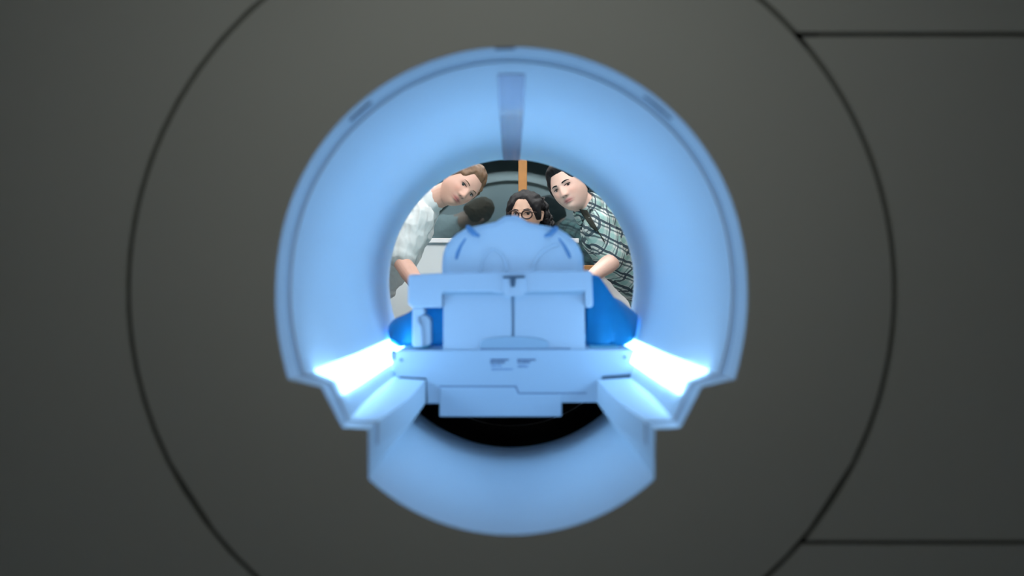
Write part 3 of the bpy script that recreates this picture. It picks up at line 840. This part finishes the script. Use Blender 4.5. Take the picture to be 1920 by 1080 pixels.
# plaid: two families of stripes on axes that follow the leaning torso
def plaid_mat():
    m = bpy.data.materials.new('plaid_shirt'); m.use_nodes = True; nt = m.node_tree; N = nt.nodes; L = nt.links
    b = N['Principled BSDF']; b.inputs['Roughness'].default_value = .85
    geo = N.new('ShaderNodeTexCoord'); mp = N.new('ShaderNodeMapping'); mp.inputs['Rotation'].default_value = (0, math.radians(-23), 0)
    nz = N.new('ShaderNodeTexNoise'); nz.inputs['Scale'].default_value = 9; L.new(geo.outputs['Object'], nz.inputs['Vector'])
    sub = N.new('ShaderNodeVectorMath'); sub.operation = 'SUBTRACT'; sub.inputs[1].default_value = (.5, .5, .5); L.new(nz.outputs['Color'], sub.inputs[0])
    scl = N.new('ShaderNodeVectorMath'); scl.operation = 'SCALE'; scl.inputs['Scale'].default_value = .05; L.new(sub.outputs[0], scl.inputs[0])
    add = N.new('ShaderNodeVectorMath'); add.operation = 'ADD'; L.new(geo.outputs['Object'], add.inputs[0]); L.new(scl.outputs[0], add.inputs[1])
    L.new(add.outputs[0], mp.inputs['Vector'])
    sp = N.new('ShaderNodeSeparateXYZ'); L.new(mp.outputs[0], sp.inputs[0])
    def math_(op, a, b_=None, c=None):
        n = N.new('ShaderNodeMath'); n.operation = op
        for k, v in enumerate((a, b_, c)):
            if v is None: continue
            if isinstance(v, (int, float)): n.inputs[k].default_value = v
            else: L.new(v, n.inputs[k])
        return n.outputs[0]
    def band(coord, period, off, width):
        f = math_('FRACT', math_('ADD', math_('DIVIDE', coord, period), off))
        return math_('LESS_THAN', math_('ABSOLUTE', math_('SUBTRACT', f, .5)), width/2)
    per = .056
    xk, zk = sp.outputs['X'], sp.outputs['Z']
    xy = math_('ADD', xk, math_('MULTIPLY', sp.outputs['Y'], .55))
    cols = None
    def mixc(c0, c1, fac):
        n = N.new('ShaderNodeMix'); n.data_type = 'RGBA'
        L.new(fac, n.inputs[0])
        for k, c in ((6, c0), (7, c1)):
            if isinstance(c, tuple): n.inputs[k].default_value = (*c, 1)
            else: L.new(c, n.inputs[k])
        return n.outputs[2]
    def soft(f, k): return math_('MULTIPLY', f, k)
    c = mixc((.60, .66, .64), (.20, .44, .42), soft(band(zk, per, .0, .34), .55))
    c = mixc(c, (.20, .44, .42), soft(band(xy, per, .25, .34), .55))
    c = mixc(c, (.02, .05, .075), soft(band(zk, per, .30, .19), .96))
    c = mixc(c, (.03, .07, .09), soft(band(zk, per, .60, .12), .85))
    c = mixc(c, (.02, .05, .075), soft(band(xy, per, .55, .15), .9))
    c = mixc(c, (.05, .10, .12), soft(band(xy, per, .80, .07), .7))
    L.new(c, b.inputs['Base Color'])
    return m
M['plaid'] = plaid_mat()

V = lambda x, y, z: Vector((x, y, AX+z))
# ---- man on the left in the pale grey sweater, leaning in from the left
JL = dict(pelvis=V(-.755, 6.50, -.10), waist=V(-.635, 6.46, .05), chest=V(-.545, 6.42, .17), upper=V(-.45, 6.37, .28), neck=P(806, 376, 6.33),
          shL=P(784, 410, 6.25), elL=P(749, 485, 6.22), wrL=V(-.352, 6.08, -.070), hdL=((.11, -.12, -.055), (-.2, -.2, -1)),
          shR=V(-.60, 6.42, .385), elR=V(-.84, 6.44, .22), wrR=V(-.90, 6.30, .02), hdR=((-.05, -.05, -.12), (1, 0, 0)),
          hipL=V(-.72, 6.48, -.16), knL=V(-.74, 6.44, -.56), anL=V(-.74, 6.50, -.97), hipR=V(-.88, 6.50, -.15), knR=V(-.93, 6.47, -.56), anR=V(-.95, 6.52, -.97))
prL = dict(w=.079, taper=.26, skin=(.70, .43, .34), lip=(.50, .17, .155), iris=(.045, .055, .055), browm=M['brownhair'], lashm=M['lash'], stubble=.22, browt=.0024)
mL = head_matrix(P(865.5, 347, 6.30), 53, 30, -5, .93)
tL = person('left_man', 'person with light brown hair and pale grey sweater, leaning in from the left', JL, prL, mL)
def hl_short(recede=.0):
    def f(q):
        # above a line that runs from the forehead over the ear to the nape
        ft = sstep(.02, -.085, q.y)
        line = -.035+ft*(.105-recede*.0)
        if q.y < -.02: line = .070-(.050)*sstep(.028, .064, abs(q.x))
        elif q.y < .02: line = -.02+.035*sstep(.02, -.02, q.y)
        if -.045 < q.y < .02: line -= .030*sstep(.058, .072, abs(q.x))*sstep(-.045, -.02, q.y)
        if q.y > .04: line = -.055
        return q.z-line
    return f
obj('hair', hair_cap(prL, mL, hl_short(), lambda q: .006+.010*sstep(.05, .11, q.z), rough=.005, freq=70), M['brownhair'], tL, smooth=True)
clothes(tL, JL, M['lightsweater'], M['navy'], {'L': .90, 'R': .98}, 2.0, neck_r=.057, amp=.0085)
# crew neckline
def ring_collar(t, c, axis, r, th, m, name='collar'):
    axis = Vector(axis).normalized(); a = axis.orthogonal().normalized(); b = axis.cross(a); bm = bmesh.new(); n = 40; k = 8
    vs = [[bm.verts.new(c+(a*math.cos(2*math.pi*i/n)+b*math.sin(2*math.pi*i/n))*(r+th*math.cos(2*math.pi*j/k))+axis*th*1.3*math.sin(2*math.pi*j/k)) for j in range(k)] for i in range(n)]
    for i in range(n):
        for j in range(k): bm.faces.new((vs[i][j], vs[(i+1) % n][j], vs[(i+1) % n][(j+1) % k], vs[i][(j+1) % k]))
    return obj(name, bm, m, t, smooth=True)
nkL = mL @ Vector((0, .022, -.055)); axL = (nkL-JL['neck'])
ring_collar(tL, JL['neck']+axL*.10, axL, .0535, .005, M['lightsweater'])

# ---- man on the right in the plaid shirt
JR = dict(pelvis=V(.70, 6.46, -.13), waist=V(.645, 6.45, .0), chest=V(.515, 6.43, .14), upper=V(.41, 6.38, .265), neck=P(1104, 392, 6.34),
          shR=P(1121, 425, 6.27), elR=P(1152, 487, 6.25), wrR=V(.335, 6.06, .022), hdR=((-.085, -.08, -.14), (-.4, .2, -1)),
          shL=V(.54, 6.43, .33), elL=V(.70, 6.42, .14), wrL=V(.66, 6.22, -.02), hdL=((-.04, -.10, -.08), (-1, 0, -.2)),
          hipR=V(.62, 6.48, -.20), knR=V(.64, 6.44, -.58), anR=V(.65, 6.50, -.97), hipL=V(.78, 6.50, -.19), knL=V(.82, 6.47, -.58), anL=V(.84, 6.52, -.97))
prR = dict(w=.080, taper=.22, eyey=.0012, skin=(.80, .54, .45), lip=(.56, .22, .21), iris=(.03, .018, .012), browm=M['blackhair'], lashm=M['lash'], browt=.0032)
mR = head_matrix(P(1066.5, 350.5, 6.30), -29, -26, -6, .93)
tR = person('right_man', 'person with short black hair and green plaid shirt, leaning in from the right', JR, prR, mR)
obj('hair', hair_cap(prR, mR, hl_short(), lambda q: .009+.013*sstep(.03, .10, q.z), rough=.004, freq=60), M['blackhair'], tR, smooth=True)
shR_ = clothes(tR, JR, M['plaid'], M['navy'], {'R': .93, 'L': .95}, 5.0, neck_r=.062, amp=.006)
# open shirt collar: two flaps round the neck and painted shade inside the opening
nkR = mR @ Vector((0, .022, -.055)); axR = (nkR-JR['neck']).normalized()
def flap_collar(t, c, ax, r, m, open_dir, name='collar'):
    a = Vector(open_dir); a = (a-ax*a.dot(ax)).normalized(); b = ax.cross(a)
    bm = bmesh.new(); rows = []
    for i in range(33):
        th = math.radians(28+304*i/32); edge = abs(th-math.pi)/math.pi
        dr = a*math.cos(th)+b*math.sin(th)
        up_ = c+dr*(r)+ax*(.030-.018*edge**2); mid = c+dr*(r+.010)+ax*(.024-.02*edge**2); low = c+dr*(r+.020+.020*edge**3)+ax*(-.012-.034*edge**3)
        inn = c+dr*(r-.003)-ax*.01
        rows.append([inn, up_, mid, low])
    vs = [[bm.verts.new(p) for p in r_] for r_ in rows]
    for r0, r1 in zip(vs, vs[1:]):
        for k in range(3): bm.faces.new((r0[k], r0[k+1], r1[k+1], r1[k]))
    o = obj(name, bm, m, t, smooth=True); md = o.modifiers.new('s', 'SOLIDIFY'); md.thickness = .003; return o
flap_collar(tR, JR['neck']+axR*.012, axR, .056, M['plaid'], (-.45, -1, -.25))
M['olive'] = mat('dark_olive_opening', (.022, .026, .02), .85)
from mathutils.bvhtree import BVHTree
_m = shR_.data; bvh = BVHTree.FromPolygons([v.co for v in _m.vertices], [tuple(p.vertices) for p in _m.polygons])
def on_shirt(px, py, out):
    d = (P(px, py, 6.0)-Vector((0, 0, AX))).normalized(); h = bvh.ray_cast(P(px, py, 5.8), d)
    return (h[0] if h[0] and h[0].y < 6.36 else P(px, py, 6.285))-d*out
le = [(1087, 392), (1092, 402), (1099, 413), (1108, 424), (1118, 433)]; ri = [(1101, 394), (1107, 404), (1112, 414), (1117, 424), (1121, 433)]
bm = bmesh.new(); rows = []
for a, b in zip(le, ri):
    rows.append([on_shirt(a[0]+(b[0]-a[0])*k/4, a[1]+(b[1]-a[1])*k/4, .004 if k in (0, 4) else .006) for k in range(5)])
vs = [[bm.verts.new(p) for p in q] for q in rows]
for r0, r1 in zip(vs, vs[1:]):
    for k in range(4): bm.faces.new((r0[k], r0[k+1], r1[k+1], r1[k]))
o = obj('collar_inside', bm, M['olive'], tR, smooth=True, label='dark inside of the open collar, its shade painted in olive'); md = o.modifiers.new('s', 'SOLIDIFY'); md.thickness = .004
bm = bmesh.new(); tube(bm, [on_shirt(x, y, .002) for x, y in ((1119, 431), (1124, 438), (1129, 446), (1133, 453))], .0025, 6)
obj('button_placket', bm, M['olive'], tR, smooth=True, label='dark edge of the shirt front')

# ---- woman in the middle behind the coil
JM = dict(pelvis=V(.09, 6.86, -.30), waist=V(.09, 6.84, -.15), chest=V(.085, 6.80, .0), upper=V(.08, 6.79, .12), neck=V(.075, 6.78, .185),
          shL=V(.245, 6.79, .10), elL=V(.30, 6.74, -.15), wrL=V(.22, 6.52, -.20), hdL=((-.10, -.10, .02), (0, 0, -1)),
          shR=V(-.085, 6.79, .10), elR=V(-.14, 6.74, -.15), wrR=V(-.06, 6.52, -.20), hdR=((.08, -.10, .02), (0, 0, -1)),
          hipL=V(.17, 6.84, -.36), knL=V(.19, 6.60, -.62), anL=V(.18, 6.75, -.97), hipR=V(.01, 6.84, -.36), knR=V(-.01, 6.60, -.62), anR=V(.0, 6.75, -.97))
prM = dict(w=.074, skin=(.66, .42, .31), lip=(.42, .15, .13), iris=(.04, .025, .018), browm=M['blackhair'], lashm=M['lash'], browt=.0028)
mM = head_matrix(P(986, 401.5, 6.75), -1, -17, 1, .92)
tM = person('woman', 'person with long curly black hair and round dark glasses, peering over the head coil', JM, prM, mM, voxel=.0035)
def hl_long(q):
    line = .070-.050*sstep(.018, .058, abs(q.x))-.07*sstep(.05, .075, abs(q.x)) if q.y < -.02 else -.2
    if -.03 < q.y <= .005: line = .018
    if .005 < q.y < .042 and abs(q.x) > .045 and q.z < .02: line = .022
    return q.z-line
def curl_drop(qo, q):
    return qo
obj('hair', hair_cap(prM, mM, hl_long, lambda q: .0075+.017*sstep(.02, .07, abs(q.x)), rough=.005, freq=55), M['blackhair'], tM, smooth=True)
bm = bmesh.new(); random.seed(11)
for s in (-1, 1):
    for k in range(34):
        t0 = random.random(); y0 = random.uniform(.040, .095)
        x0 = s*random.uniform(.058, .092); z0 = random.uniform(.0, .085)
        if z0 > .05: x0 = s*random.uniform(.03, .075)
        pts = []; ph = random.uniform(0, 6); am = random.uniform(.004, .009)
        L_ = random.uniform(.12, .22)
        for q in range(15):
            u = q/14; sp = s*(.020+.018*min(1, u*1.5))*math.sin(u*math.pi*.6)
            pts.append(mM @ Vector((x0+sp+am*math.sin(ph+u*16), y0+am*math.cos(ph+u*16), z0-L_*u)))
        tube(bm, pts, [.006+.005*math.sin(math.pi*min(1, q/14+.15)) for q in range(15)], 6)
o = obj('hair_curls', bm, M['blackhair'], tM, smooth=True, kind='stuff')
clothes(tM, JM, M['blacktop'], M['navy'], {'L': .98, 'R': .98}, 9.0, neck_r=.060)
# glasses
M['tortoise'] = mat('tortoiseshell', (.035, .014, .010), .3, var=.5, scale=120)
gl = bmesh.new()
for s in (-1, 1):
    pts = []
    for k in range(29):
        a = 2*math.pi*k/28; ca, sa = math.cos(a), math.sin(a)
        pts.append(mM @ Vector((s*.0345+.0265*ca, -.103+.006*abs(ca)*(1 if ca*s > 0 else .3), -.005+.0215*sa)))
    tube(gl, pts, .0036, 8)
    tube(gl, [mM @ Vector((s*.058, -.100, .004)), mM @ Vector((s*.072, -.085, .006)), mM @ Vector((s*.078, -.03, .006)), mM @ Vector((s*.079, .02, .008))], .0022, 6)
tube(gl, [mM @ Vector((-.009, -.104, .001)), mM @ Vector((0, -.107, .004)), mM @ Vector((.009, -.104, .001))], .0025, 6)
gg = obj('glasses', gl, M['tortoise'], tM, smooth=True, label='dark reddish tortoiseshell round glasses')
